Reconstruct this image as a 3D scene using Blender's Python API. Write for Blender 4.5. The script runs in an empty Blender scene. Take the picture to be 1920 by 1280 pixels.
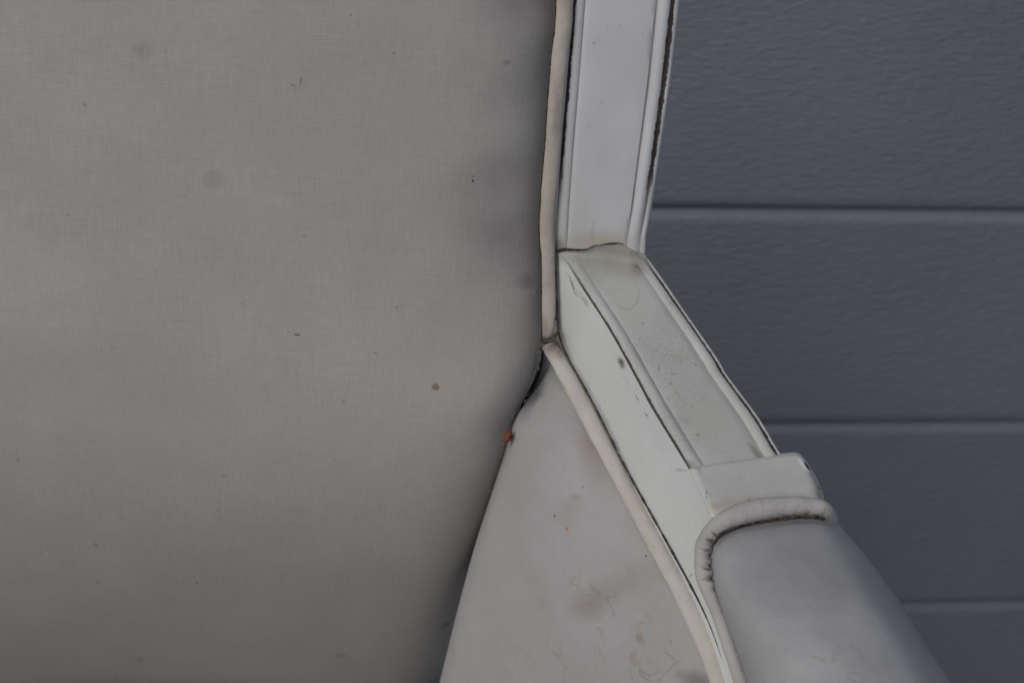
import bpy, bmesh, math, random
import numpy as np
from mathutils import Vector, Matrix, noise as mnoise
from mathutils.bvhtree import BVHTree

random.seed(7)
np.random.seed(7)
scene = bpy.context.scene
C = scene.collection

# ------------------------------------------------------------------ camera
F_PX = 2800.0                                   # focal length in photo pixels (1920 wide)
PITCH, ROLL = math.radians(30), math.radians(3.5)
CAM = np.array([0.0, 0.0, 1.03])
FW = np.array([0, math.cos(PITCH), -math.sin(PITCH)])
R0 = np.array([1.0, 0, 0])
D0 = np.array([0, -math.sin(PITCH), -math.cos(PITCH)])
cR, sR = math.cos(ROLL), math.sin(ROLL)
XI = cR * R0 - sR * D0                          # image right
YI = sR * R0 + cR * D0                          # image down

cam_data = bpy.data.cameras.new('camera')
cam = bpy.data.objects.new('camera', cam_data)
C.objects.link(cam)
cam_data.sensor_width = 36
cam_data.lens = F_PX * 36 / 1920
cam_data.clip_start, cam_data.clip_end = 0.02, 200
M = Matrix.Identity(4)
for i in range(3):
    M[i][0], M[i][1], M[i][2], M[i][3] = XI[i], -YI[i], -FW[i], CAM[i]
cam.matrix_world = M
cam_data.dof.use_dof = True
cam_data.dof.focus_distance = 0.70
cam_data.dof.aperture_fstop = 12
scene.camera = cam

# ------------------------------------------------------------------ light
SUN_EL, SUN_AZ = math.radians(44), math.radians(223)    # azimuth: direction the light comes from, clockwise from +y
world = bpy.data.worlds.new('World')
scene.world = world
world.use_nodes = True
wn = world.node_tree
bg = wn.nodes['Background']
sky = wn.nodes.new('ShaderNodeTexSky')
sky.sky_type = 'NISHITA'
sky.sun_disc = False
sky.sun_elevation = SUN_EL
sky.sun_rotation = SUN_AZ
sky.air_density = 1.0
sky.dust_density = 3.0
sky.ozone_density = 1.0
wn.links.new(sky.outputs[0], bg.inputs[0])
bg.inputs[1].default_value = 0.075
sun_data = bpy.data.lights.new('sun', 'SUN')
sun = bpy.data.objects.new('sun', sun_data)
C.objects.link(sun)
sun_data.energy = 1.15
sun_data.angle = math.radians(40)
sun_data.color = (1.0, 0.98, 0.955)
sd = Vector((math.sin(SUN_AZ) * math.cos(SUN_EL), math.cos(SUN_AZ) * math.cos(SUN_EL), math.sin(SUN_EL)))
sun.rotation_euler = sd.to_track_quat('Z', 'Y').to_euler()
sun.location = (-2, -3, 4)
scene.view_settings.view_transform = 'Standard'
scene.view_settings.look = 'None'
scene.view_settings.exposure = -0.05
scene.view_settings.gamma = 1.0

# ------------------------------------------------------------------ geometry helpers
def ray(x, y):
    u, v = (x - 960) / F_PX, (y - 640) / F_PX
    return FW + u * XI + v * YI
def at(x, y, t):
    return CAM + t * ray(x, y)
def nrm(v):
    v = np.asarray(v, float)
    return v / np.linalg.norm(v)
def hit(x, y, q, n):
    r = ray(x, y)
    return CAM + r * (np.dot(q - CAM, n) / np.dot(r, n))
def crv(pts, n):
    """Catmull-Rom through pts, resampled to n points evenly along its length"""
    P = np.array(pts, float)
    E = np.vstack([2 * P[0] - P[1], P, 2 * P[-1] - P[-2]])
    out = []
    for i in range(len(P) - 1):
        a, b, c, d = E[i:i + 4]
        for k in range(16):
            t = k / 16
            out.append(.5 * (2 * b + (c - a) * t + (2 * a - 5 * b + 4 * c - d) * t * t + (3 * b - a - 3 * c + d) * t ** 3))
    out.append(P[-1])
    out = np.array(out)
    L = np.r_[0, np.cumsum(np.linalg.norm(np.diff(out, axis=0), axis=1))]
    s = np.linspace(0, L[-1], n)
    return np.stack([np.interp(s, L, out[:, j]) for j in range(out.shape[1])], 1)
def xat(poly, y):
    """x of a pixel polyline at row y"""
    P = np.array(poly, float)
    return np.interp(y, P[:, 1], P[:, 0])
def fbm(x, y, z=0.0, o=3):
    return mnoise.fractal(Vector((x, y, z)), 0.8, 2.0, o)
def sm(a, b, x):
    t = np.clip((x - a) / (b - a), 0, 1)
    return t * t * (3 - 2 * t)

GZ = -.125                                      # ground level
BASE = np.array([-0.235, 0.42, GZ])            # foot of the armchair

def mk(name, verts, faces, mat, parent=None, smooth=True, uvs=None, off=BASE, sharp=None):
    me = bpy.data.meshes.new(name)
    V = np.asarray(verts, float)
    if parent is not None:
        V = V - off
    me.from_pydata([tuple(v) for v in V], [], faces)
    me.materials.append(mat)
    if uvs is not None:
        ul = me.uv_layers.new(name='strip')
        idx = np.zeros(len(me.loops), int)
        me.loops.foreach_get('vertex_index', idx)
        ul.data.foreach_set('uv', np.asarray(uvs, float)[idx].ravel())
    bm = bmesh.new()
    bm.from_mesh(me)
    bmesh.ops.recalc_face_normals(bm, faces=bm.faces)
    bm.to_mesh(me)
    bm.free()
    if smooth:
        me.shade_smooth()
        if sharp:
            me.set_sharp_from_angle(angle=math.radians(sharp))
    o = bpy.data.objects.new(name, me)
    C.objects.link(o)
    if parent is not None:
        o.parent = parent
    return o
def flip_to_cam(o, off=BASE):
    """open sheets: make the normals look at the camera side"""
    me = o.data
    c = sum(np.dot(np.array(p.normal), CAM - off - np.array(p.center)) for p in me.polygons)
    if c < 0:
        me.flip_normals()
def grid_faces(nr, nc, wrap=False):
    f = []
    for i in range(nr - 1):
        for j in range(nc if wrap else nc - 1):
            k = (j + 1) % nc
            f.append((i * nc + j, i * nc + k, (i + 1) * nc + k, (i + 1) * nc + j))
    return f
def tube(name, cen, rad, mat, parent, seg=14, disp=None, caps=True, flat=1.0):
    """a cord along cen (3D points); theta 0 looks at the camera"""
    cen = np.asarray(cen, float)
    n = len(cen)
    rad = np.broadcast_to(np.asarray(rad, float), (n,))
    V, UV = [], []
    L = np.r_[0, np.cumsum(np.linalg.norm(np.diff(cen, axis=0), axis=1))]
    for i in range(n):
        T = nrm(cen[min(i + 1, n - 1)] - cen[max(i - 1, 0)])
        c = CAM - cen[i]
        c = nrm(c - T * np.dot(c, T))
        s = np.cross(T, c)
        for k in range(seg):
            th = 2 * math.pi * k / seg
            r = rad[i] * (1 + (disp(L[i], th) if disp else 0))
            V.append(cen[i] + r * (c * math.cos(th) * flat + s * math.sin(th)))
            UV.append((k / seg, L[i]))
    f = grid_faces(n, seg, True)
    if caps:
        f.append(tuple(range(seg)))
        f.append(tuple(reversed(range((n - 1) * seg, n * seg))))
    return mk(name, V, f, mat, parent, uvs=UV)
def box(name, lo, hi, mat, parent=None, bev=0.0, off=BASE):
    bm = bmesh.new()
    bmesh.ops.create_cube(bm, size=1)
    lo, hi = np.array(lo, float), np.array(hi, float)
    for v in bm.verts:
        v.co = Vector((lo + hi) / 2 + np.array(v.co) * (hi - lo) - (off if parent is not None else 0))
    if bev:
        bmesh.ops.bevel(bm, geom=list(bm.edges), offset=bev, segments=3, profile=.6, affect='EDGES')
    me = bpy.data.meshes.new(name)
    bm.to_mesh(me)
    bm.free()
    me.materials.append(mat)
    o = bpy.data.objects.new(name, me)
    C.objects.link(o)
    if parent is not None:
        o.parent = parent
    return o
def paint(o, mat):
    o.data.materials[0] = mat
def cast_surf(o):
    """function giving the point of a built part that is met at photo place x, y"""
    me = o.data
    tree = BVHTree.FromPolygons([v.co for v in me.vertices], [tuple(p.vertices) for p in me.polygons])
    org = Vector(CAM - BASE)
    def f(x, y):
        d = Vector(nrm(ray(x, y)))
        r = tree.ray_cast(org, d)
        if r[0] is None:
            r = tree.find_nearest(org + d * .75)
        return np.array(r[0]) + BASE
    return f
def solid(o, th):
    m = o.modifiers.new('thickness', 'SOLIDIFY')
    m.thickness = th
    m.offset = -1

# ------------------------------------------------------------------ planes of the chair
P0 = at(1043, 471, .75)                         # top inner corner where the arm meets the upright
REC = math.radians(12)
UPB = np.array([0, math.sin(REC), math.cos(REC)])       # up along the reclined back
NB = np.array([0, -math.cos(REC), math.sin(REC)])       # out of the back, to the sitter
def back(x, y, n=0.0):
    return hit(x, y, P0 + NB * n, NB)
P2 = at(1288, 872, .665)
DA = nrm(P2 - P0)                               # along the arm
HA = nrm([-DA[1], DA[0], 0]) * -1
if HA[0] < 0:
    HA = -HA
NT = nrm(np.cross(HA, DA))
if NT[2] < 0:
    NT = -NT
def railtop(x, y, h=0.0):
    return hit(x, y, P0 + NT * h, NT)
NI = nrm([HA[0], HA[1], 0]) * -1                # out of the inner face of the arm
def inner(x, y, d=0.0):
    return hit(x, y, P0 + NI * d, NI)

# ------------------------------------------------------------------ materials
def rgb(*c):
    return (c[0], c[1], c[2], 1)
class Mat:
    def __init__(s, name, rough=.6, spec=.4):
        s.m = bpy.data.materials.new(name)
        s.m.use_nodes = True
        s.t = s.m.node_tree
        s.b = s.t.nodes['Principled BSDF']
        s.b.inputs['Roughness'].default_value = rough
        s.b.inputs['Specular IOR Level'].default_value = spec
        s.tc = s.n('ShaderNodeTexCoord')
        s.obj = s.tc.outputs['Object']
        s.uv = s.tc.outputs['UV']
        s.bump_in = None
    def n(s, kind, **kw):
        o = s.t.nodes.new(kind)
        for k, v in kw.items():
            setattr(o, k, v)
        return o
    def lk(s, a, b):
        s.t.links.new(a, b)
    def set(s, sock, v):
        if hasattr(v, 'links'):
            s.lk(v, sock)
        else:
            sock.default_value = v
    def math(s, op, a, b=None, c=None, clamp=False):
        o = s.n('ShaderNodeMath', operation=op, use_clamp=clamp)
        s.set(o.inputs[0], a)
        if b is not None:
            s.set(o.inputs[1], b)
        if c is not None:
            s.set(o.inputs[2], c)
        return o.outputs[0]
    def mapr(s, v, a, b, lo=0, hi=1, smooth=True):
        o = s.n('ShaderNodeMapRange', interpolation_type='SMOOTHSTEP' if smooth else 'LINEAR')
        s.set(o.inputs[0], v)
        for i, q in enumerate((a, b, lo, hi)):
            o.inputs[1 + i].default_value = q
        return o.outputs[0]
    def noise(s, scale, detail=4, rough=.55, stretch=(1, 1, 1), vec=None, dist=0, loc=(0, 0, 0)):
        mp = s.n('ShaderNodeMapping')
        mp.inputs['Scale'].default_value = stretch
        mp.inputs['Location'].default_value = loc
        s.lk(vec or s.obj, mp.inputs[0])
        o = s.n('ShaderNodeTexNoise')
        o.inputs['Scale'].default_value = scale
        o.inputs['Detail'].default_value = detail
        o.inputs['Roughness'].default_value = rough
        o.inputs['Distortion'].default_value = dist
        s.lk(mp.outputs[0], o.inputs[0])
        return o.outputs[0]
    def mix(s, a, b, f):
        o = s.n('ShaderNodeMix', data_type='RGBA')
        s.set(o.inputs['Factor'], f)
        s.set(o.inputs['A'], a)
        s.set(o.inputs['B'], b)
        return o.outputs['Result']
    def warp(s, amp, scale):
        """object coordinates shaken by noise, for marks with ragged outlines"""
        o = s.n('ShaderNodeTexNoise')
        o.inputs['Scale'].default_value = scale
        o.inputs['Detail'].default_value = 3
        s.lk(s.obj, o.inputs[0])
        a = s.n('ShaderNodeVectorMath', operation='SUBTRACT')
        s.lk(o.outputs[1], a.inputs[0])
        a.inputs[1].default_value = (.5, .5, .5)
        b = s.n('ShaderNodeVectorMath', operation='SCALE')
        s.lk(a.outputs[0], b.inputs[0])
        b.inputs['Scale'].default_value = amp
        c = s.n('ShaderNodeVectorMath', operation='ADD')
        s.lk(s.obj, c.inputs[0])
        s.lk(b.outputs[0], c.inputs[1])
        return c.outputs[0]
    def blob(s, surf, x, y, rx, ry, ang=0, soft=.5, vec=None):
        """mask of one mark lying on the surface at the place surf(x, y)"""
        p = surf(x, y)
        ca, sa = math.cos(math.radians(ang)), math.sin(math.radians(ang))
        la = lb = np.dot(p - CAM, FW) / F_PX
        ea, eb = nrm(XI * ca + YI * sa), nrm(-XI * sa + YI * ca)
        ec = np.cross(ea, eb)
        R = Matrix((ea, eb, ec)).transposed()
        mp = s.n('ShaderNodeMapping', vector_type='TEXTURE')
        mp.inputs['Location'].default_value = tuple(p - BASE)
        mp.inputs['Rotation'].default_value = R.to_euler()
        mp.inputs['Scale'].default_value = (rx * la, ry * lb, max(rx * la, ry * lb) * 2)
        s.lk(vec or s.obj, mp.inputs[0])
        l = s.n('ShaderNodeVectorMath', operation='LENGTH')
        s.lk(mp.outputs[0], l.inputs[0])
        return s.mapr(l.outputs['Value'], 1 + soft, 1 - soft)
    def marks(s, col, surf, items, vec=None):
        for (x, y, rx, ry, ang, soft, c, st) in items:
            f = s.math('MULTIPLY', s.blob(surf, x, y, rx, ry, ang, soft, vec), st)
            col = s.mix(col, rgb(*c), f)
        return col
    def bump(s, h, strength, dist):
        o = s.n('ShaderNodeBump')
        o.inputs['Strength'].default_value = strength
        o.inputs['Distance'].default_value = dist
        s.lk(h, o.inputs['Height'])
        if s.bump_in is not None:
            s.lk(s.bump_in, o.inputs['Normal'])
        s.bump_in = o.outputs[0]
        s.lk(s.bump_in, s.b.inputs['Normal'])
    def color(s, c):
        s.set(s.b.inputs['Base Color'], c)
        return s.m

def weave(m, col, amt, sc=1.0):
    """fine threads both ways, with thicker slubs"""
    a = m.noise(1, 2, .6, (110 * sc, 110 * sc, 1900 * sc))
    b = m.noise(1, 2, .6, (1900 * sc, 110 * sc, 110 * sc), loc=(3, 1, 7))
    w = m.math('ADD', a, b)
    f = m.mapr(w, .7, 1.3, 0, 1)
    dark = m.n('ShaderNodeHueSaturation')
    dark.inputs['Value'].default_value = 1 - amt
    m.set(dark.inputs['Color'], col)
    return m.mix(dark.outputs[0], col, f), w

# -- piping cord cloth
def piping_mat(name, c1, c2, items=(), surf=back):
    m = Mat(name, .8, .2)
    col = m.mix(rgb(*c1), rgb(*c2), m.mapr(m.noise(45, 4), .35, .65))
    col = m.mix(col, rgb(.22, .17, .12), m.math('MULTIPLY', m.mapr(m.noise(260, 3), .66, .78), .5))
    if items:
        col = m.marks(col, surf, items, m.warp(.003, 250))
    h = m.noise(900, 2)
    m.bump(h, .35, .0008)
    m.bump(m.noise(70, 3), .5, .0025)
    return m.color(col)
DIRT, BROWN = (.12, .10, .08), (.10, .045, .02)
MAT_BPIPE = piping_mat('cream_cord_cloth', (.37, .34, .30), (.425, .40, .36), [
    (1043, 215, 8, 40, 0, .8, DIRT, .35), (1043, 240, 6, 8, 0, .6, DIRT, .3), (1024, 533, 6, 3, 0, .5, (.16, .08, .04), .7),
    (1020, 615, 8, 25, 0, .8, DIRT, .45), (1042, 606, 4, 14, 0, .6, DIRT, .5)])
MAT_SPIPE = piping_mat('ivory_cord_cloth', (.425, .405, .365), (.468, .45, .415), [
    (1045, 657, 14, 18, 40, .8, (.25, .19, .15), .6), (1050, 668, 4, 12, -30, .6, DIRT, .6)], inner)

# -- side panel cloth
m = Mat('side_cloth', .75, .2)
col = m.mix(rgb(.326, .325, .324), rgb(.356, .356, .357), m.mapr(m.noise(14, 4), .35, .65))
SIDE_M, SIDE_COL = m, col

# -- arm pad cloth
m = Mat('pad_cloth', .5, .35)
col = m.mix(rgb(.274, .278, .284), rgb(.304, .308, .314), m.mapr(m.noise(22, 4), .35, .65))
n1 = m.noise(17, 3, .5, dist=.8, loc=(2, 5, 1))
ring = m.mapr(m.math('ABSOLUTE', m.math('SUBTRACT', n1, .52)), .012, .0)
col = m.mix(col, rgb(.20, .18, .15), m.math('MULTIPLY', ring, m.math('MULTIPLY', m.mapr(m.noise(30, 2), .45, .7), .30)))
col = m.mix(col, rgb(.2, .17, .14), m.math('MULTIPLY', m.mapr(m.noise(330, 2), .71, .78), .4))
col, w = weave(m, col, .06)
m.bump(w, .15, .0004)
m.bump(m.noise(120, 4), .18, .0012)
MAT_PAD = m.color(col)
PAD_M = m

# -- white painted wood; wear lines run along the strip coordinates (u across 0..1, v along in metres)
def paint_mat(name, lines, marks=(), surf=None, base=((.60, .605, .585), (.66, .67, .66)), grime=.35):
    m = Mat(name, .42, .45)
    col = m.mix(rgb(*base[0]), rgb(*base[1]), m.mapr(m.noise(25, 4), .35, .65))
    col = m.mix(col, rgb(.36, .34, .27), m.math('MULTIPLY', m.mapr(m.noise(60, 5, .65), .55, .75), grime))
    col = m.mix(col, rgb(.20, .17, .13), m.math('MULTIPLY', m.mapr(m.noise(420, 2), .70, .77), .55))
    if grime > .4:
        gr = m.math('MULTIPLY', m.mapr(m.noise(1100, 2, .6), .52, .66), m.mapr(m.noise(34, 3), .42, .62))
        col = m.mix(col, rgb(.17, .16, .13), m.math('MULTIPLY', gr, .42))
    sep = m.n('ShaderNodeSeparateXYZ')
    m.lk(m.uv, sep.inputs[0])
    U, V = sep.outputs[0], sep.outputs[1]
    vv = m.n('ShaderNodeCombineXYZ')
    m.lk(V, vv.inputs[1])
    for i, (u0, w, amt, cover, c, v0, v1) in enumerate(lines):
        wn1 = m.noise(1, 4, .6, (1, 120, 1), vec=vv.outputs[0], loc=(i * 3.1, 0, 0))      # width along the line
        wn2 = m.noise(1, 3, .6, (60, 700, 1), vec=m.uv, loc=(i, i, 0))                        # ragged edge
        half = m.math('MULTIPLY', m.math('SUBTRACT', m.math('ADD', wn1, m.math('MULTIPLY', wn2, .7)), 1 - cover), w * 1.6)
        dist = m.math('ABSOLUTE', m.math('SUBTRACT', U, u0))
        f = m.mapr(m.math('SUBTRACT', half, dist), -w * .15, w * .25)
        f = m.math('MULTIPLY', f, m.mapr(V, v0 - .008, v0 + .012))
        f = m.math('MULTIPLY', f, m.mapr(V, v1 + .008, v1 - .012))
        col = m.mix(col, rgb(*c), m.math('MULTIPLY', f, amt))
    if marks:
        col = m.marks(col, surf, marks, m.warp(.0035, 180))
    m.bump(m.noise(1, 3, .6, (14, 14, 14), loc=(1, 2, 3)), .1, .01)
    m.bump(m.noise(260, 3), .12, .0006)
    return m, col

# -- plain ones
m = Mat('seam_dirt', .95, .1)
MAT_SEAM = m.color(m.mix(rgb(.030, .022, .018), rgb(.11, .085, .065), m.mapr(m.noise(500, 3), .4, .7)))
m = Mat('crease_shade', 1, 0)
MAT_CREASE_SHADE = m.color(m.mix(rgb(.010, .0095, .009), rgb(.035, .033, .03), m.mapr(m.noise(300, 3), .5, .75)))  # near-black colour standing in for the shade deep in the crease
m = Mat('dust_line', .95, .1)
MAT_DUST = m.color(m.mix(rgb(.035, .034, .033), rgb(.15, .14, .125), m.mapr(m.noise(420, 4, .6), .40, .75)))
m = Mat('door_paint', .55, .4)
h = m.noise(1, 3, .55, (85, 85, 270), dist=.7)
col = m.mix(rgb(.196, .208, .228), rgb(.214, .226, .247), m.mapr(m.noise(5, 3), .35, .65))
col = m.mix(col, rgb(.23, .245, .27), m.math('MULTIPLY', m.mapr(h, .45, .7), .35))
m.bump(h, .48, .0030)
MAT_DOOR = m.color(col)
m = Mat('door_rubber', .8, .2)
MAT_RUBBER = m.color(rgb(.02, .02, .02))
m = Mat('paving', .9, .2)
h = m.noise(90, 5, .65)
m.bump(h, .4, .004)
MAT_GROUND = m.color(m.mix(rgb(.31, .305, .295), rgb(.42, .41, .395), m.mapr(h, .3, .7)))

# ------------------------------------------------------------------ setting: ground and garage door
gr = mk('ground', [(-30, -30, GZ), (30, -30, GZ), (30, 30, GZ), (-30, 30, GZ)], [(0, 1, 2, 3)], MAT_GROUND, smooth=False)
gr['kind'] = 'structure'
gr['label'] = 'grey concrete paving under the armchair'

PSI = math.radians(7)
DW = np.array([math.cos(PSI), math.sin(PSI), 0])
DN = np.array([math.sin(PSI), -math.cos(PSI), 0])
DQ = np.array([0, 1.10, GZ])
OZ = np.array([0, 0, -GZ])
door = bpy.data.objects.new('garage_door', None)
C.objects.link(door)
door.location = DQ
door['label'] = 'dark grey sectional garage door with embossed horizontal panels behind the armchair'
door['category'] = 'garage door'
STEP = .2112
EDGE = [.0985 + STEP * k for k in range(-1, 10)]
for z0, z1 in zip(EDGE[:-1], EDGE[1:]):
    prof = [(-.020, z0 + .0001), (-.0062, z0 + .0001), (-.0030, z0 + .0010), (-.0010, z0 + .0028), (0, z0 + .0060)]
    prof += [(0, z0 + (z1 - z0) * k) for k in (.055, .07, .3, .5, .7, .92, .935)]
    prof += [(0, z1 - .0100), (-.0010, z1 - .0082), (-.0046, z1 - .0036), (-.0062, z1 - .0012), (-.0063, z1 - .0001), (-.020, z1 - .0001)]
    V = []
    for s in (-1.3, 1.3):
        for n_, z in prof:
            V.append(DQ + OZ + DW * s + DN * n_ + np.array([0, 0, z]))
    k = len(prof)
    f = [(i, i + 1, k + i + 1, k + i) for i in range(k - 1)] + [(k - 1, 0, k, 2 * k - 1), tuple(range(k)), tuple(range(k, 2 * k))]
    o = mk('door_panel', V, f, MAT_DOOR, door, smooth=True, off=DQ)
    o.data.polygons.foreach_set('use_smooth', [i < k - 1 for i in range(len(o.data.polygons))])
V = [DQ + DW * s + DN * n_ + np.array([0, 0, z]) for s in (-1.3, 1.3) for n_, z in ((-.018, .001), (-.002, .001), (-.003, .0125), (-.018, .0125))]
mk('bottom_seal', V, [(0, 1, 5, 4), (1, 2, 6, 5), (2, 3, 7, 6), (3, 0, 4, 7), (0, 1, 2, 3), (4, 5, 6, 7)], MAT_RUBBER, door, smooth=False, off=DQ)

# ------------------------------------------------------------------ the armchair
chair = bpy.data.objects.new('armchair', None)
C.objects.link(chair)
chair.location = BASE
chair['label'] = 'worn armchair with white painted wooden frame, stained pale upholstery and ivory piping'
chair['category'] = 'armchair'

# ---- back upright (stile) : lines across its front, read at the top and at the joint
SL = [(1086, -140), (1076, 0), (1060, 190), (1053, 270), (1044, 400), (1041, 471)]
SR = [(1287, -140), (1275, 0), (1258, 150), (1240.5, 270), (1222, 390), (1211, 446), (1209, 476)]
paint_m, paint_c = paint_mat('stile_paint', [
    (.004, .022, .95, .70, (.022, .020, .022), .035, .50),
    (.932, .028, .96, .78, (.030, .020, .016), .03, .50),
    (.930, .016, .6, .55, (.12, .10, .09), .0, .50),
    (.10, .006, .55, .75, (.20, .18, .15), .0, .50),
    (.785, .012, .40, .75, (.24, .21, .17), .0, .50),
], [(1115, 452, 60, 16, 0, .8, (.36, .31, .20), .6), (1112, 436, 3, 16, 0, .8, (.35, .30, .2), .5), (1190, 455, 30, 26, 0, .8, (.42, .42, .42), .5),
    (1045, 462, 12, 14, 0, .8, (.15, .14, .12), .7), (1080, 400, 30, 80, 0, .9, (.42, .41, .37), .35),
    (1164, 49, 3, 3, 0, .5, (.3, .3, .3), .5), (1113, 80, 2, 3, 0, .5, (.25, .22, .2), .6)], back,
    base=((.465, .47, .487), (.505, .512, .53)), grime=.10)
MAT_STILE = paint_m.color(paint_c)
NRW = 46
ycol = np.linspace(-140, 476, NRW)
# (u at top, u at bottom, height above the plane in mm)
cols = [(0, 0, -1.5), (.012, .02, -.4), (.03, .05, .3), (.055, .09, .55), (.085, .115, .35), (.10, .13, -.45), (.115, .145, 0), (.16, .18, .35), (.22, .24, .4),
        (.33, .33, .4), (.40, .40, .4), (.47, .47, .4), (.55, .55, .4), (.65, .65, .4), (.72, .74, .4), (.765, .78, .2), (.785, .795, -1.0), (.805, .815, -.2), (.84, .845, 1.1), (.875, .88, 1.4), (.905, .915, .9), (.92, .93, -.3),
        (.94, .945, -.9), (.96, .965, -.1), (.985, .985, -.3), (1.0, 1.0, -1.3)]
V, UV = [], []
Lz = 0
prev = None
JOINT = ([0, .05, .12, .22, .33, .40, .47, .55, .65, .75, .85, .93, 1], [472, 469, 467, 468, 467.5, 463, 459.5, 457.5, 455.8, 458.5, 467, 473, 476])
for r, y in enumerate(ycol):
    k = r / (NRW - 1)
    a, b = back(xat(SL, y), y), back(xat(SR, y), y)
    if prev is not None:
        Lz += np.linalg.norm(a - prev)
    prev = a
    sec = [(a - NB * .035, -.3)]
    for u0, u1, h in cols:
        u = u0 + (u1 - u0) * k
        yj = np.interp(u, *JOINT)
        yu = y + (yj - 476) * sm(380, 476, y)
        a, b = back(xat(SL, yu), yu), back(xat(SR, yu), yu)
        fade = 1 - .55 * sm(.86, .99, k)
        wob = 1 + .25 * fbm(y * .012, u * 3)
        sec.append((a + (b - a) * u + NB * h * .001 * fade * wob, u0))
    sec.append((b - NB * .006 + (b - a) * .015, 1.12))
    sec.append((b - NB * .035, 1.3))
    for p, u in sec:
        V.append(p)
        UV.append((u, Lz))
TOT = Lz
UV = [(u, TOT - v) for u, v in UV]               # v: metres above the joint
nc = len(cols) + 3
# below the joint the post runs on, set back behind the arm, down to the seat rail
for drop in (.0008, .012, .40):
    for p, (u, v) in list(zip(V[(NRW - 1) * nc:NRW * nc], UV[(NRW - 1) * nc:NRW * nc])):
        q = p - UPB * drop
        if u < .30 and drop > .01:
            q = q + np.array([(.30 - max(u, 0)) * .046, 0, 0])
        q = q - NB * max(0, np.dot(q - P0, NB) + .018)
        V.append(q)
        UV.append((u, -drop))
NRW += 3
f = grid_faces(NRW, nc, True) + [tuple(range(nc)), tuple(range((NRW - 1) * nc, NRW * nc))]
stile = mk('back_upright', V, f, MAT_STILE, chair, uvs=UV, sharp=48)

# ---- arm rail
RL = [(1043, 471), (1064, 496), (1092, 541), (1142.5, 619), (1197, 718), (1222, 765), (1287, 872), (1338, 960), (1400, 1068), (1460, 1172), (1530, 1295), (1590, 1400), (1640, 1490)]
RR = [(1209, 476), (1340, 663), (1362, 700), (1425, 785), (1462, 847), (1510, 912), (1560, 985), (1610, 1060), (1680, 1160), (1760, 1280), (1830, 1400), (1880, 1500)]
RB = [(1043, 628), (1067.5, 678), (1114, 762), (1167.5, 869), (1199, 928), (1261, 1039), (1324, 1158), (1367.5, 1270), (1400, 1400), (1415, 1500)]
BL = [(950, 471)]
def surf_rail(x, y):
    return railtop(x, y)
paint_m, paint_c = paint_mat('rail_paint', [
    (.016, .019, .95, .80, (.045, .035, .028), .018, .152),
    (.018, .016, .5, .75, (.13, .11, .09), .004, .155),
    (.952, .018, .95, .86, (.028, .024, .022), .004, .155),
    (.165, .004, .45, .75, (.22, .20, .16), .0, .16),
    (.815, .010, .50, .75, (.24, .21, .16), .0, .16),
], [(1138, 486, 62, 24, 15, .9, (.32, .31, .25), .6), (1160, 505, 34, 20, 20, .95, (.31, .30, .24), .4), (1178, 560, 30, 55, -15, .6, (.50, .49, .42), .35), (1196, 500, 14, 20, 20, .7, (.22, .19, .14), .5),
    (1196, 500, 6, 3, 40, .6, (.1, .09, .07), .6), (1170, 470, 5, 4, 0, .5, (.08, .07, .06), .8), (1330, 790, 30, 40, 0, .8, (.46, .45, .40), .4),
    (1290, 870, 14, 8, 30, .7, (.2, .2, .18), .6), (1420, 852, 26, 5, 55, .7, (.2, .17, .13), .6), (1100, 500, 12, 36, -32, .8, (.34, .33, .27), .5),
    (1310, 815, 4, 4, 0, .5, (.33, .3, .22), .7), (1236, 690, 2.5, 2.5, 0, .5, (.3, .2, .1), .8), (1257, 719, 2.5, 2, 0, .5, (.2, .16, .12), .8), (1300, 760, 2, 2, 0, .5, (.15, .13, .1), .8),
    (1205, 606, 2, 2, 0, .5, (.2, .18, .14), .7), (1272, 738, 18, 2.4, 60, .8, (.34, .32, .27), .5)], surf_rail, grime=.50,
    base=((.465, .468, .435), (.51, .512, .485)))
# drip ring dried on the top
wv = paint_m.warp(.003, 150)
ring_o = paint_m.blob(surf_rail, 1168, 540, 30, 46, -12, .06, wv)
ring_i = paint_m.blob(surf_rail, 1168, 540, 27.5, 43, -12, .06, wv)
low = paint_m.blob(surf_rail, 1195, 575, 45, 50, 0, .4)
paint_c = paint_m.mix(paint_c, rgb(.36, .34, .27), paint_m.math('MULTIPLY', paint_m.math('SUBTRACT', ring_o, ring_i, clamp=True), paint_m.math('MULTIPLY', low, .6)))
MAT_RAIL = paint_m.color(paint_c)

NS = 70
L2, R2, B2 = crv(RL, NS), crv(RR, NS), crv(RB, NS)
topcols = [(0, 0), (.012, -.1), (.035, -.5), (.06, .35), (.10, 1.0), (.135, .8), (.155, .15), (.165, -.35), (.18, 0), (.25, .1), (.5, .15), (.72, .1), (.79, 0), (.815, -.9), (.835, 0),
           (.87, 1.1), (.905, 1.3), (.935, .7), (.955, -.4), (.97, -.5), (.985, .1), (1, -.3)]
V, UV = [], []
La = 0
prev = None
T3, N3 = [], []
for i in range(NS):
    a, b = railtop(*L2[i]), railtop(*R2[i])
    T3.append((a, b))
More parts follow.
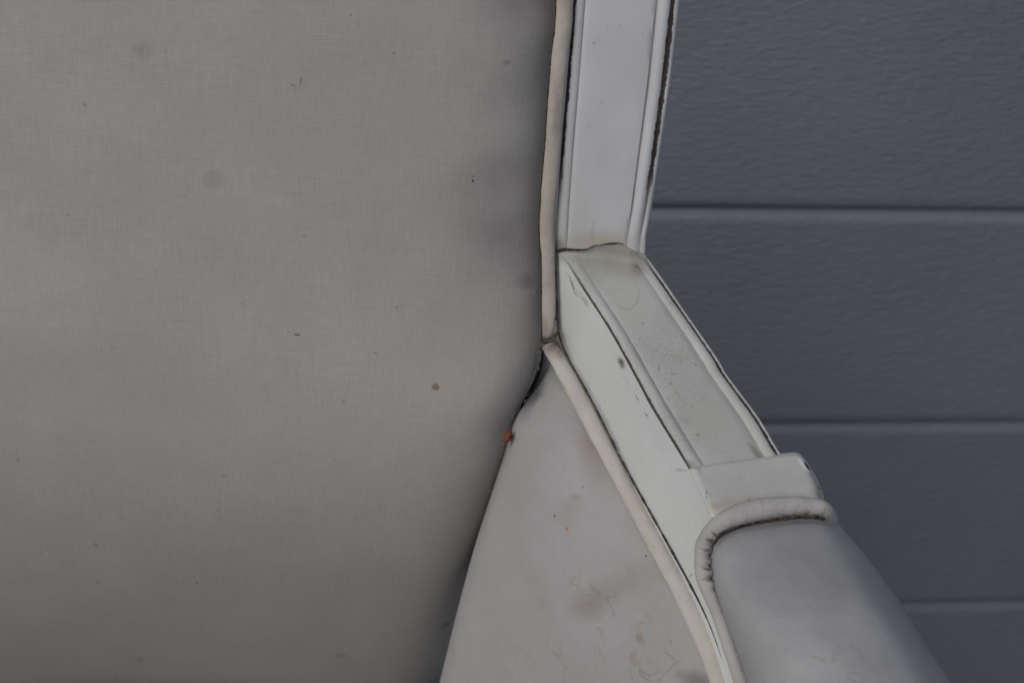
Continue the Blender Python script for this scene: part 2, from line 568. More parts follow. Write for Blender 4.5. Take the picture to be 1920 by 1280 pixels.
# start a little inside the upright
a0, b0 = T3[0]
FIRST = T3[1]
T3 = [(a0, b0)] + [(a0 + (FIRST[0] - a0) * w, b0 + (FIRST[1] - b0) * w) for w in (.30, .62, .86)] + T3[1:]
for i, (a, b) in enumerate(T3):
    if prev is not None:
        La += np.linalg.norm(a - prev)
    prev = a
    dep = 0.062 + .030 * sm(28, 53, i)
    bot = a - np.array([0, 0, dep])
    sec = [(a + (b - a) * u + NT * h * .00065 * sm(0, 15, i) * (1 + .3 * fbm(i * .3, u * 3)), u) for u, h in topcols]
    if i < 4:
        # filler runs up onto the upright along the joint
        w = (0, .45, .75, .92)[i]
        for q, (u, h) in enumerate(topcols):
            yj = np.interp(u, *JOINT)
            pj = back(xat(SL, yj) + (xat(SR, yj) - xat(SL, yj)) * u, yj, -.0006)
            aa, bb = FIRST
            t0 = a0 + (b0 - a0) * u
            ww = (0, .30, .62, .86)[i]
            sec[q] = (t0 + (aa + (bb - aa) * u - t0) * ww + (pj - t0) * (1 - ww) ** 2.2 + NT * h * .00065 * .06 * w, u)
    sec += [(b - np.array([0, 0, .006]) + HA * .0008, 1.15), (b - np.array([0, 0, .04]), 1.4), (bot + (b - a) * .3 + np.array([0, 0, .005]), 1.6), (bot, 1.8)]
    sec += [(a - np.array([0, 0, z]), -z * 10) for z in (.045, .03, .015, .005)]
    for p, u in sec:
        V.append(p)
        UV.append((u, La))
nc = len(topcols) + 8
f = grid_faces(len(T3), nc, True) + [tuple(range(nc)), tuple(range((len(T3) - 1) * nc, len(T3) * nc))]
rail = mk('arm_rail', V, f, MAT_RAIL, chair, uvs=UV, sharp=66)
rail.data.materials.append(None)

# scuffed, cleaner inner face of the rail: paler base colour than the top
def surf_in(x, y):
    return inner(x, y)
paint_m, paint_c = paint_mat('inner_face_paint', [], [
    (1164, 679, 6, 14, -18, .45, (.20, .18, .14), .9), (1160, 673, 2, 9, -18, .4, (.03, .03, .025), .9), (1166, 682, 2.2, 7, -10, .4, (.02, .02, .018), .9), (1163, 690, 3, 3, 0, .4, (.04, .035, .03), .8),
    (1073, 530, 1.6, 22, -24, .6, (.15, .14, .12), .8), (1094, 560, 3, 16, -25, .7, (.18, .17, .15), .5), (1111, 672, 2.5, 2.5, 0, .5, (.25, .2, .17), .7),
    (1193, 744, 1.3, 8, -35, .5, (.12, .11, .1), .8), (1213, 777, 1.3, 5, -35, .5, (.12, .11, .1), .8), (1172, 712, 1, 12, -38, .6, (.3, .3, .28), .5),
    (1277, 880, 12, 2, -15, .6, (.36, .38, .38), .8), (1298, 1078, 8, 1, -35, .5, (.15, .14, .12), .8),
    (1052, 480, 14, 12, 30, .8, (.33, .32, .25), .6), (1052, 640, 12, 26, -30, .9, (.3, .28, .24), .5)], surf_in,
    base=((.575, .60, .60), (.615, .64, .64)), grime=.06)
MAT_INNER = paint_m.color(paint_c)
rail.data.materials[1] = MAT_INNER
mi = []
for p in rail.data.polygons:
    ci = p.index % nc
    mi.append(1 if (len(topcols) + 2 <= ci < nc and p.index < (len(T3) - 1) * nc) else 0)
rail.data.polygons.foreach_set('material_index', mi)

# ---- raised block that carries the arm pad
KT = [(1290, 876), (1305, 871), (1330, 868), (1365, 863), (1410, 857), (1457, 850.5), (1488, 847.5), (1501, 850), (1507, 855)]
KB = [(1334, 968), (1342, 972), (1372, 970), (1405, 968), (1440, 964), (1480, 962), (1520, 961), (1540, 962), (1550, 964)]
NU, NV = 25, 12
kt, kb = crv(KT, NU), crv(KB, NU)
def blockpt(u, v):
    """u across 0..1, v from the rear edge (0) to under the pad (1)"""
    i = u * (NU - 1)
    x0, y0 = [np.interp(i, range(NU), kt[:, j]) for j in (0, 1)]
    x1, y1 = [np.interp(i, range(NU), kb[:, j]) for j in (0, 1)]
    # outline bows outward a little on the right
    x, y = x0 + (x1 - x0) * v, y0 + (y1 - y0) * v
    x += 9 * math.sin(math.pi * v) * sm(.8, 1, u)
    h = .0035 + .006 * sm(0, .9, v)
    h -= .005 * (1 - sm(0, .07, v)) ** 2
    h -= .0065 * sm(.92, 1.0, u) ** 2 + .0012 * (1 - sm(0, .05, u))
    return railtop(x, y, h)
V = []
us = [0, .008, .02, .04, .07] + list(np.linspace(.12, .84, 12)) + [.87, .895, .92, .94, .96, .975, .99, 1.0]
vs = [0, .015, .03, .05, .08] + list(np.linspace(.13, 1, 10))
DOWN = np.array([0, 0, -1.0])
for v in vs:
    row = [blockpt(u, v) for u in us]
    row = [row[0] + DOWN * .010 + HA * .007] + row + [row[-1] + DOWN * .010 + HA * -.0005, row[-1] + DOWN * .03 - HA * .002]
    V += row
nc = len(us) + 3
nr = len(vs)
V = [p + DOWN * .012 for p in V[:nc]] + V
f = grid_faces(nr + 1, nc)
blk = mk('pad_block', V, f, None, chair, sharp=50)
paint_m, paint_c = paint_mat('block_paint', [], [
    (1510, 871, 9, 15, -35, .3, (.80, .82, .86), 1.0), (1513.5, 873, 3.4, 9, -38, .3, (.07, .03, .02), 1.0), (1535, 913, 2.5, 5, -10, .4, (.02, .02, .02), 1.0),
    (1440, 940, 110, 10, -3, .8, (.36, .33, .24), .5), (1535, 928, 12, 12, 0, .8, (.4, .36, .26), .5), (1325, 925, 2, 2.5, 0, .5, (.2, .18, .15), .7), (1325, 931, 1.6, 2, 0, .5, (.2, .18, .15), .7),
    (1308, 878, 10, 4, 50, .7, (.3, .28, .25), .5), (1405, 938, 1.8, 1.8, 0, .4, (.05, .05, .05), .8), (1340, 951, 30, 7, -25, .8, (.42, .38, .27), .4)],
    cast_surf(blk), base=((.52, .52, .49), (.56, .56, .535)), grime=.25)
paint(blk, paint_m.color(paint_c))

# ---- crack across the joint of upright and arm
cr = [(1042, 471), (1050, 469), (1057, 467), (1070, 467.5), (1085, 468), (1100, 467), (1108, 463), (1117, 459.5), (1124, 460), (1132, 457.5), (1146, 455.5), (1160, 455), (1168, 457)]
cp = crv(cr, 40)
cen = [back(x, y, .0006) + NB * .0002 for x, y in cp]
rr = [.00050 * (1.7 - 1.3 * sm(0, .55, i / 39)) * (.7 + .6 * random.random()) + .00004 for i in range(40)]
tube('joint_crack', cen, rr, MAT_SEAM, chair, 6)

# ---- back cushion
BE = [(1050, -160), (1042, 0), (1039.5, 50), (1033, 105), (1027.5, 165), (1024, 219), (1020, 281), (1015.6, 331), (1012.5, 380), (1010, 436), (1014, 483), (1015, 555), (1013, 610),
      (1010, 661), (1001, 702), (982, 755), (963, 805), (948, 880), (925, 960), (905, 1027), (872, 1150), (845, 1280), (820, 1400), (800, 1480), (775, 1620), (755, 1760), (735, 1920)]
be = crv(BE, 112)
NXB = 70
V = []
xl = -.49
for i, (x, y) in enumerate(be):
    e = back(x + 3, y)
    low = sm(640, 820, y)
    for j in range(NXB):
        k = j / (NXB - 1)
        d = (e[0] - xl) * k ** 2.2
        dl = e[0] - xl - d
        p = e + np.array([-d, 0, 0])
        edge = 1 - math.exp(-d / (.009 + .003 * low))
        wide = (1 - math.exp(-d / .085))
        left = 1 - math.exp(-max(dl, 0) / .03)
        z = p[2]
        under = max(0, (min(y, 1700) - 700) / 700) ** 2.0 + 1.5 * max(0, y - 1700) / 700
        n = (-.011 + (0.012 + .011 * low) * edge + 0.022 * wide * (1 - .75 * low)) * left
        n -= .088 * under * (1 + .25 * sm(.0, .30, dl))
        n += .0010 * fbm(p[0] * 7, z * 5) * sm(.005, .05, d) + .0004 * fbm(p[0] * 26, z * 20, 4) * sm(.003, .02, d) + .0006 * fbm(2, z * 55, 4) * math.exp(-d / .02)
        # gathered dips where the cloth is tacked along the edge
        for (yy, amp) in ((20, .0035), (200, .0018), (340, .0025), (455, .0025), (527, .0012)):
            n -= amp * math.exp(-((y - yy) / 45) ** 2) * math.exp(-((d - .016) / .016) ** 2)
        V.append(p + NB * n)
f = grid_faces(len(be), NXB)
bc = mk('back_cushion', V, f, None, chair)
flip_to_cam(bc)
cushion_surf = cast_surf(bc)
# -- back fabric
m = Mat('back_fabric', .9, .15)
wv = m.warp(.012, 60)
big = m.noise(9, 4, .55)
col = m.mix(rgb(.374, .359, .341), rgb(.402, .388, .369), m.mapr(big, .35, .65))
spots = m.mapr(m.noise(230, 1, .5), .74, .80)
col = m.mix(col, rgb(.21, .17, .14), m.math('MULTIPLY', spots, .2))
GREY, BRN = (.10, .098, .092), (.20, .12, .055)
col = m.marks(col, cushion_surf, [
    (1005, 10, 60, 80, 10, .9, GREY, .18), (1000, 110, 60, 110, 8, .95, GREY, .08),
    (985, 260, 50, 280, 3, .95, GREY, .04), (960, 345, 70, 45, -10, .95, GREY, .13), (965, 455, 46, 36, 20, .9, GREY, .22), (935, 470, 70, 55, 0, .95, GREY, .12),
    (983, 527, 18, 14, -30, .7, GREY, .35), (900, 380, 80, 60, 0, .9, GREY, .06),
    (720, 900, 220, 90, -12, .9, GREY, .06), (560, 1060, 300, 90, 8, .9, GREY, .06),
], wv)
wv2 = m.warp(.002, 300)
col = m.marks(col, cushion_surf, [
    (817, 725, 6.5, 6, 0, .35, BRN, .75), (268, 95, 17, 15, 0, .4, GREY, .17), (400, 336, 18, 17, 0, .4, GREY, .16),
    (886, 339, 2, 2.4, 0, .3, (.05, .015, .01), .9), (887, 331, 1.2, 1.5, 0, .3, (.05, .02, .015), .8),
    (158, 196, 3.5, 3.5, 0, .5, BRN, .4), (557, 627, 5, 1.4, 3, .4, (.03, .03, .035), .9),
    (564, 152, 1.5, 8, 8, .6, GREY, .6), (549, 160, 6, 2, 20, .6, GREY, .4), (704, 661, 3, 2.4, 0, .6, GREY, .5),
    (645, 754, 3, 2.5, 30, .6, GREY, .5), (420, 891, 3.5, 2.5, 0, .6, BRN, .4), (409, 956, 2, 2, 0, .5, GREY, .8),
    (369, 1092, 3, 2.2, 0, .5, GREY, .7), (184, 1092, 4, 1.6, 0, .5, GREY, .6), (148, 1174, 4, 1.6, 0, .5, BRN, .5),
    (127, 402, 3, 1.5, 0, .5, GREY, .6), (738, 100, 2, 2, 0, .5, (.25, .04, .04), .5), (657, 28, 2, 2, 0, .5, GREY, .6),
    (570, 443, 2, 2, 0, .5, BRN, .6), (744, 577, 1.6, 1.6, 0, .5, BRN, .7), (950, 118, 6, 5, 0, .7, GREY, .35),
    (836, 1170, 9, 7, -20, .7, GREY, .5), (640, 1228, 9, 7, -20, .7, GREY, .3), (262, 1236, 7, 6, 0, .7, GREY, .3),
    (180, 1020, 3, 3, 0, .6, GREY, .5), (218, 1270, 5, 4, 0, .6, GREY, .4), (34, 861, 3, 3, 0, .6, GREY, .4),
], wv2)
col, w = weave(m, col, .11)
m.bump(w, .25, .0006)
paint(bc, m.color(col))
m.b.inputs['Sheen Weight'].default_value = .08

solid(bc, .03)

cs = [back(x + 2, y, -.008 - .008 * i / 59) for i, (x, y) in enumerate(crv([(1016, 652), (1014, 672), (1007, 700), (994, 730), (978, 758), (964, 786), (955, 810)], 60))]
tube('seam', cs, [.0026 * math.sin(math.pi * (i + 3) / 65) ** .6 * .45 * (1 + .15 * fbm(i * .1, 2)) for i in range(60)], MAT_CREASE_SHADE, bc, 10)  # dark cord added in the open gap, its colour painted as shade

# ---- back piping
PL = [(1050, -150), (1042, 0), (1039.5, 50), (1033, 105), (1027.5, 165), (1024, 219), (1020, 281), (1015.6, 331), (1012.5, 380), (1010, 436), (1014, 483), (1015, 555), (1015, 600), (1016, 634)]
PR = [(1086, -150), (1077, 0), (1073.5, 60), (1067, 110), (1060, 190), (1056, 250), (1053, 290), (1048, 350), (1043, 397), (1041.5, 436), (1042, 480), (1043, 560), (1042, 605), (1036, 632)]
NP = 110
a, b = crv(PL, NP), crv(PR, NP)
cen, rad = [], []
for i in range(NP):
    c = (a[i] + b[i]) / 2
    w = np.hypot(*(b[i] - a[i]))
    p = back(c[0], c[1], .0025)
    t = np.dot(p - CAM, FW)
    cen.append(p)
    rad.append(.5 * w * t / F_PX * (1 + .03 * fbm(i * .12, 3)) * .90)
def lumps(L, th):
    return .05 * fbm(L * 90, math.cos(th) * .8, math.sin(th) * .8) + .02 * fbm(L * 400, math.cos(th), math.sin(th))
bp = tube('back_piping', cen, rad, MAT_BPIPE, chair, 18, lumps, flat=.6)
# dirty seam between cushion and cord
cs = [back(x + 1.0, y, -.0012) + NB * .001 for x, y in crv([(x, y) for x, y in PL[:-1]] + [(1014.5, 640), (1012, 655)], 150)]
tube('seam', cs, [.00052 * (1 + .8 * fbm(i * .2, 9)) for i in range(150)], MAT_SEAM, bp, 6)

# ---- side panel inside the arm
ST = [(1030, 640), (1060, 690), (1103, 781), (1158, 888), (1197, 962), (1255, 1067), (1311, 1180), (1347, 1275), (1385, 1400), (1400, 1500), (1408, 1640), (1410, 1760)]
SC = [(1017, 655), (1012, 690), (1000, 722), (985, 752), (969, 777), (958, 806), (946, 850), (936, 880), (912, 955), (889, 1027), (856, 1150), (824, 1280), (795, 1400), (775, 1500), (755, 1640), (745, 1760)]
NRS, NCS = 96, 34
st, sc = crv(ST, NRS), crv(SC, NRS)
for arr in (st, sc):
    pass
def depth_c(x, y):
    return np.dot(back(x, y, .0) - CAM, FW)
G = np.zeros((NRS, NCS + 3, 3))
for i in range(NRS):
    k = i / (NRS - 1)
    top = inner(st[i][0], st[i][1], -.002)
    tt = np.dot(top - CAM, FW)
    tcz = depth_c(*sc[i]) + .030 - .032 * sm(.0, .16, k) - .030 * sm(.16, .9, k) + .05 * min(1.15, max(0, (sc[i][1] - 700) / 700) ** 2)
    for j in range(NCS):
        s = j / (NCS - 1)
        x, y = sc[i] + (st[i] - sc[i]) * s
        t = tcz + (tt - tcz) * s
        t -= .014 * math.sin(math.pi * min(1, s)) ** .8 * sm(0, .25, k)
        t += .010 * (1 - sm(0, .05, s)) ** 2 * sm(0, .1, k)
        t += .0016 * fbm(x * .006, y * .006) * sm(0, .2, s) * sm(1, .8, s)
        G[i, j + 2] = at(x, y, t)
    # rolls away behind its own edge, down into the crease
    x, y = sc[i]
    G[i, 1] = at(x + 2, y + 1, tcz + .022)
    G[i, 0] = at(x + 8, y + 4, tcz + .050)
    G[i, NCS + 2] = inner(st[i][0] + 10, st[i][1] - 6, -.006)
nc = NCS + 3
def side_surf(x, y):
    """point of the side panel seen at x, y"""
    best = None
    i = int(np.argmin(np.abs(sc[:, 1] + (st[:, 1] - sc[:, 1]) * np.clip((x - sc[:, 0]) / (st[:, 0] - sc[:, 0]), 0, 1) - y)))
    s = float(np.clip((x - sc[i, 0]) / (st[i, 0] - sc[i, 0]), 0, 1))
    j = min(int(s * (NCS - 1)), NCS - 2)
    w = s * (NCS - 1) - j
    p = G[i, j + 2] * (1 - w) + G[i, j + 3] * w
    return at(x, y, np.dot(p - CAM, FW))
m, col = SIDE_M, SIDE_COL
n1 = m.noise(20, 4, .55, dist=1.2, loc=(4, 2, 8))
ring = m.mapr(m.math('ABSOLUTE', m.math('SUBTRACT', n1, .50)), .016, .0)
area = m.blob(side_surf, 1180, 1190, 150, 110, 20, .6)
brk = m.mapr(m.noise(60, 2), .42, .62)
col = m.mix(col, rgb(.22, .19, .145), m.math('MULTIPLY', m.math('MULTIPLY', ring, brk), m.math('MULTIPLY', area, .55)))
area2 = m.blob(side_surf, 1040, 1180, 160, 110, 0, .7)
n2 = m.noise(26, 4, .55, dist=1.0, loc=(9, 1, 2))
ring2 = m.mapr(m.math('ABSOLUTE', m.math('SUBTRACT', n2, .47)), .012, .0)
col = m.mix(col, rgb(.30, .25, .19), m.math('MULTIPLY', m.math('MULTIPLY', ring2, brk), m.math('MULTIPLY', area2, .5)))
wv = m.warp(.008, 90)
SG = (.24, .21, .18)
col = m.marks(col, side_surf, [
    (1110, 1130, 44, 22, -35, .8, SG, .50), (1180, 1085, 60, 22, -30, .9, SG, .32), (1110, 830, 20, 26, 0, .9, (.28, .2, .15), .45), (1120, 870, 22, 40, -20, .9, SG, .35),
    (1078, 935, 9, 6, 0, .8, SG, .4), (1060, 960, 30, 16, -30, .9, SG, .22), (1020, 1130, 16, 14, 0, .9, SG, .2), (1310, 1275, 30, 14, 0, .8, (.08, .07, .07), .55),
    (1042, 1222, 14, 6, 15, .7, SG, .35), (1200, 1195, 8, 10, 30, .7, (.24, .17, .10), .55), (1190, 1235, 6, 16, 10, .7, (.28, .22, .15), .5), (1003, 730, 13, 46, 28, .8, (.05, .05, .055), .8), (1040, 700, 14, 30, -28, .9, (.12, .12, .13), .3)], wv)  # near-black oval beside the gap: soft shade painted onto the cloth
wv = m.warp(.0015, 400)
col = m.marks(col, side_surf, [
    (1040, 966, 1.6, 3, 30, .4, (.02, .02, .05), .95), (1063.5, 990.5, 3, 3.6, 0, .5, (.35, .15, .04), .85), (1211, 1041.5, 1.8, 1.8, 0, .4, (.02, .02, .02), .9),
    (1093, 912, 1.6, 1.6, 0, .5, (.3, .12, .05), .8), (1040, 744, 3, 1.2, -35, .5, (.2, .18, .17), .7), (1022, 771, 1.6, 1.2, 0, .5, (.25, .15, .1), .8)], wv)
col = m.mix(col, rgb(.2, .17, .15), m.math('MULTIPLY', m.mapr(m.noise(420, 2), .72, .78), .35))
col, w = weave(m, col, .06)
m.bump(w, .15, .0004)
m.bump(m.noise(60, 3), .18, .002)
MAT_SIDE = m.color(col)
sp = mk('side_panel', G.reshape(-1, 3), grid_faces(NRS, nc), MAT_SIDE, chair)
flip_to_cam(sp)
solid(sp, .012)

# ---- side piping under the rail
QL = [(1014, 653), (1045.6, 709), (1092.5, 800), (1149, 906), (1195.6, 995.6), (1249, 1095.6), (1299, 1202), (1328, 1280), (1360, 1400), (1375, 1500), (1383, 1630), (1386, 1750)]
QR = [(1041, 634), (1067.5, 678), (1114, 762), (1167.5, 869), (1199, 928), (1261, 1039), (1324, 1158), (1366, 1270), (1400, 1390), (1415, 1490), (1424, 1620), (1428, 1740)]
NP = 150
a, b = crv(QL, NP), crv(QR, NP)
cen, rad = [], []
for i in range(NP):
    c = (a[i] + b[i]) / 2
    T = nrm(a[min(i + 1, NP - 1)] - a[max(i - 1, 0)])
    w = abs(np.cross(T, b[i] - a[i]))
    p = inner(c[0], c[1], .003)
    t = np.dot(p - CAM, FW)
    cen.append(p)
    rad.append(.5 * w * t / F_PX * (1 + .03 * fbm(i * .1, 5)) * .90)
spi = tube('side_piping', cen, rad, MAT_SPIPE, chair, 18, lumps, flat=.6)
cs = [inner(x + 1.5, y - .5, .0010) for x, y in crv([(1043.5, 560), (1044, 600), (1050, 640)] + QR[1:], 180)]
tube('seam', cs, [.00058 * (1 + .5 * fbm(i * .3, 2)) for i in range(180)], MAT_DUST, spi, 6)
cs = [inner(x, y, .0014) for x, y in crv([(1042.5, 472), (1043, 520), (1043.5, 570), (1043, 600)], 60)]
tube('seam', cs, [.00045 * (1 + .6 * fbm(i * .3, 6)) for i in range(60)], MAT_DUST, spi, 6)
# tucked fold where the two cords meet
fold = [back(x, y, .004) for x, y in crv([(1012, 652), (1020, 640), (1030, 635), (1040, 628), (1045, 622)], 16)]
tube('fold', fold, [.0009 * (1 + .5 * fbm(i * .5, 1)) for i in range(16)], MAT_DUST, spi, 10, lumps)
fold = [back(x, y, .0062) for x, y in crv([(1014, 649), (1024, 643), (1034, 640), (1042, 632), (1046, 618)], 20)]
tube('seam', fold, [.0005 * (1 + .6 * fbm(i * .5, 1)) for i in range(20)], MAT_SEAM, spi, 6)

# ---- arm pad
AL = [(1344, 1000), (1328, 1038), (1331, 1092), (1344, 1135), (1366, 1195), (1394, 1276), (1423, 1360), (1443, 1440), (1458, 1510)]
AR = [(1566, 976), (1612, 1027), (1653, 1080), (1694, 1136), (1731, 1196), (1784, 1280), (1838, 1375), (1880, 1450), (1905, 1510)]
NA, NCP = 60, 36
al, ar = crv(AL, NA), crv(AR, NA)
TOPC = [(1344, 1000), (1360, 993), (1388, 984), (1435, 975), (1502, 967), (1546, 969), (1566, 976)]
tc = crv(TOPC, NCP)
V = np.zeros((NA + 2, NCP, 3))
def padbase(x, y):
    a = np.dot(railtop(x, y, .012) - CAM, FW)
    b = np.dot(inner(x, y, .004) - CAM, FW)
    b = a + .5 * (b - a)
    d = .5 * (a + b + math.sqrt((a - b) ** 2 + .034 ** 2)) - .011
    return d
for i in range(NA):
    k = i / (NA - 1)
    pl, pr = al[i], ar[i]
    bul = .013 * sm(-.03, .35, k)
    for j in range(NCP):
        s = .5 - .5 * math.cos(math.pi * j / (NCP - 1))
        c = pl + (pr - pl) * s
        # the rear edge follows the curved cord, straightening out along the pad
        wgt = (1 - sm(0, .35, k)) ** 1.3
        j0 = s * (NCP - 1)
        tcs = np.array([np.interp(j0, range(NCP), tc[:, q]) for q in (0, 1)])
        lin = al[0] + (ar[0] - al[0]) * s
        c = c + (tcs - lin) * wgt
        t = padbase(*c) + .006 * sm(.82, 1, s) + .003
        dome = (1 - math.exp(-s / .045)) * max(0, 1 - max(0, 2 * s - 1) ** 5) ** .7
        t -= bul * dome + .004 * sm(0, .06, k) * dome
        t += .0010 * fbm(c[0] * .008, c[1] * .008)
        V[i + 1, j] = at(c[0], c[1], t)
V[0] = V[1] + DOWN * .012
V[NA + 1] = V[NA] + DOWN * .03
f = grid_faces(NA + 2, NCP)
pad = mk('arm_pad', V.reshape(-1, 3), f, MAT_PAD, chair)
flip_to_cam(pad)

# ---- arm pad piping
OO = [(1564, 1012), (1573, 992), (1572, 972), (1563, 953), (1549, 940), (1530, 934), (1500, 931), (1468.6, 931), (1435, 933), (1401.5, 939), (1372, 949), (1348, 961), (1328, 978), (1314, 998), (1305, 1017), (1302, 1038), (1303, 1062), (1307.5, 1085),
      (1319, 1118), (1334, 1152), (1354, 1210), (1376, 1280), (1402, 1370), (1422, 1450), (1436, 1510)]
II = [(1528, 1018), (1536, 1002), (1541, 990), (1543, 979), (1540, 971), (1528, 967.5), (1502, 967), (1470, 969), (1435, 974.5), (1408, 980), (1384, 987), (1364, 995), (1350, 1003), (1341, 1015), (1336, 1030), (1334, 1042), (1335, 1068), (1338, 1092),
      (1344, 1115), (1353, 1140), (1375, 1200), (1402, 1276), (1428, 1365), (1448, 1445), (1462, 1505)]
NP = 230
a, b = crv(OO, NP), np.array(crv(II, NP))
# pair by index of the control points
def paired(A, B, n):
    A, B = np.array(A, float), np.array(B, float)
    both = np.hstack([A, B])
    r = crv(both, n)
    return r[:, :2], r[:, 2:]
a, b = paired(OO, II, NP)
cen, rad = [], []
for i in range(NP):
    c = (a[i] + b[i]) / 2
    w = np.hypot(*(b[i] - a[i]))
    t = padbase(*c) - .002 + .030 * sm(0, 22, 22 - i)
    cen.append(at(c[0], c[1], t))
    rad.append(.5 * w * t / F_PX * 1.02)
LENS = np.r_[0, np.cumsum(np.linalg.norm(np.diff(np.array(cen), axis=0), axis=1))]
yy = (a[:, 1] + b[:, 1]) / 2
xx = (a[:, 0] + b[:, 0]) / 2
gat = [sm(990, 1020, y) * sm(1130, 1090, y) if x < 1360 else .35 * sm(1470, 1500, x) * sm(1560, 1540, x) for x, y in zip(xx, yy)]
# which side of the tube faces the pad: sign of theta
i0 = NP // 2
T = nrm(cen[i0 + 1] - cen[i0 - 1])
cc = nrm((CAM - cen[i0]) - T * np.dot(CAM - cen[i0], T))
side = np.sign(np.dot(np.cross(T, cc), at(*b[i0], 1.0) - at(*a[i0], 1.0)))
def gathers(L, th):
    g = float(np.interp(L, LENS, gat))
    inn = max(0, math.sin(th) * side) ** 1.2
    ph = L * 1150 + 1.5 * fbm(L * 120, 0)
    return lumps(L, th) - g * inn * .48 * (.5 + .5 * math.sin(ph)) ** 3
MAT_PPIPE = piping_mat('pad_cord_cloth', (.335, .325, .315), (.385, .375, .365), [
    (1334, 1013, 9, 4, 25, .7, BROWN, .85), (1332, 1032, 8, 4.5, 10, .7, BROWN, .85), (1331, 1047, 7, 3.5, 20, .7, BROWN, .7), (1331, 1066, 8, 3, -5, .7, BROWN, .8), (1334, 1088, 9, 3, 5, .7, BROWN, .8),
    (1325, 1082, 10, 1.5, -20, .7, BROWN, .5), (1322, 1063, 9, 1.5, 15, .7, BROWN, .4), (1320, 1030, 8, 1.5, 25, .7, BROWN, .45), (1341, 1108, 5, 3, 0, .7, BROWN, .6), (1340, 1000, 8, 2, 40, .6, BROWN, .7),
    (1545, 958, 2, 9, 25, .6, (.25, .16, .1), .6), (1512, 962, 10, 3, 0, .6, BROWN, .4), (1470, 965, 10, 2.5, 0, .6, BROWN, .4)],
    lambda x, y: at(x, y, padbase(x, y) - .005))
pp = tube('pad_piping', cen, rad, MAT_PPIPE, chair, 20, gathers)
sm_pts = [(1340, 1020), (1345, 1007), (1352, 999), (1370, 990), (1388, 985), (1412, 980), (1435, 975.5), (1470, 971), (1502, 968.5), (1528, 969), (1546, 972)]
ps = crv(sm_pts, 110)
cs = [at(x, y, padbase(x, y) - .0052 + .0006 * fbm(i * .3, 8)) for i, (x, y) in enumerate(ps)]
tube('seam', cs, [.0006 * (.55 + .75 * sm(.3, .75, i / 109)) * (1 + 1.1 * fbm(i * .35, 4)) + .00008 for i in range(110)], MAT_SEAM, pp, 6)

m = Mat('frame_paint', .42, .45)
MAT_FRAME = m.color(m.mix(rgb(.55, .555, .53), rgb(.62, .625, .60), m.mapr(m.noise(25, 4), .35, .65)))

# ---- front support of the arm, down to the seat rail
a1, b1 = T3[-1]
top = [a1 - DA * .045, b1 - DA * .045, b1 - DA * .004, a1 - DA * .004]
V = []
for k in range(9):
    w = k / 8
    zz = a1[2] - .03 + (.226 - a1[2] + .03) * w
    off = np.array([-.030 * sm(0, 1, w), .060 * math.sin(math.pi * w * .9) * .6, 0])
    for p in top:
        c = sum(top) / 4
        q = c + (p - c) * (1 - .22 * math.sin(math.pi * w)) + off
        V.append((q[0], q[1], zz))
mk('arm_support', V, grid_faces(9, 4, True) + [(0, 1, 2, 3), (32, 33, 34, 35)], MAT_FRAME, chair, sharp=40)

# ---- hidden carcass that the visible parts rest on: seat, rails, legs, second upright
m = Mat('seat_cloth', .9, .15)
MAT_SEAT = m.color(m.mix(rgb(.34, .325, .31), rgb(.39, .375, .36), m.mapr(m.noise(12, 3), .35, .65)))
box('seat', (-.49, .06, .225), (.06, .76, .300), MAT_SEAT, chair, .03)
box('seat_rail', (-.50, .05, .17), (.105, .64, .232), MAT_FRAME, chair, .006)
for x, y in ((-.47, .085), (.025, .085), (-.47, .605), (.025, .605)):
    V = []
    for z, r in ((.175, .024), (.13, .024), (.12, .018), (.10, .022), (GZ + .02, .012), (GZ + .012, .016), (GZ, .014)):
        for k in range(14):
            V.append((x + r * math.cos(k * math.tau / 14), y + r * math.sin(k * math.tau / 14), z))
    mk('leg', V, grid_faces(7, 14, True) + [tuple(range(14)), tuple(range(84, 98))], MAT_FRAME, chair)

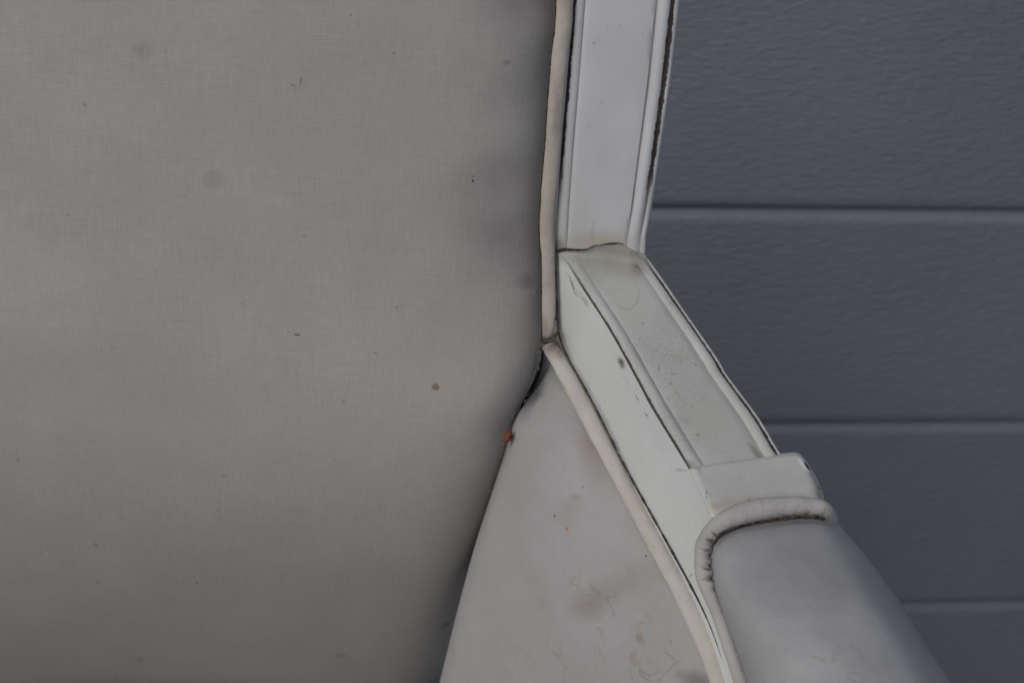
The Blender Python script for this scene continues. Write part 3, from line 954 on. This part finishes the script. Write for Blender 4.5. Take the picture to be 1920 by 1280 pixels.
# ---- orange crumb and lint caught in the crease
m = Mat('orange_crumb_skin', .7, .3)
MAT_ORANGE = m.color(m.mix(rgb(.24, .062, .022), rgb(.08, .025, .012), m.mapr(m.noise(700, 3), .42, .62)))
bm = bmesh.new()
bmesh.ops.create_icosphere(bm, subdivisions=3, radius=1)
cpos = at(953, 818, depth_c(953, 818) - .006)
for v in bm.verts:
    q = v.co.copy()
    r = 1 + .35 * mnoise.noise(q * 2.3) + .2 * mnoise.noise(q * 6)
    v.co = Vector((q.x * .0020 * r, q.y * .0022 * r, q.z * .0036 * r))
me = bpy.data.meshes.new('orange_crumb')
bm.to_mesh(me)
bm.free()
me.materials.append(MAT_ORANGE)
me.shade_smooth()
o = bpy.data.objects.new('orange_crumb', me)
C.objects.link(o)
o.location = cpos
o.rotation_euler = (0, .25, 0)
o['label'] = 'small orange crumb stuck in the crease between back cushion and side panel'
o['category'] = 'crumb'

m = Mat('lint_fibre', .9, .1)
MAT_LINT = m.color(m.mix(rgb(.22, .22, .22), rgb(.06, .06, .07), m.mapr(m.noise(300, 2), .45, .55)))
bm = bmesh.new()
for k in range(40):
    y = random.uniform(655, 1240) if k % 3 == 0 else random.uniform(655, 870)
    x = xat([(p[0], p[1]) for p in SC], y) + random.uniform(-9, 1)
    p = at(x, y, depth_c(x, y) - random.uniform(.008, .016))
    d = nrm(np.random.randn(3)) * random.uniform(.0003, .0011)
    e = nrm(np.random.randn(3)) * random.uniform(.0001, .0004)
    e2 = nrm(np.cross(d, e)) * .00015
    q = [p - d, p - d * .3 + e, p + d * .4 + e * 1.6, p + d]
    vs_ = [[bm.verts.new(Vector(c + s_)) for s_ in (e2, -e2, e * .5)] for c in q]
    for r1, r2 in zip(vs_[:-1], vs_[1:]):
        for z in range(3):
            bm.faces.new((r1[z], r1[(z + 1) % 3], r2[(z + 1) % 3], r2[z]))
me = bpy.data.meshes.new('lint')
bm.to_mesh(me)
bm.free()
me.materials.append(MAT_LINT)
o = bpy.data.objects.new('lint', me)
C.objects.link(o)
o['kind'] = 'stuff'
o['label'] = 'grey lint and dust fibres lodged in the crease beside the back cushion'
o['category'] = 'lint'
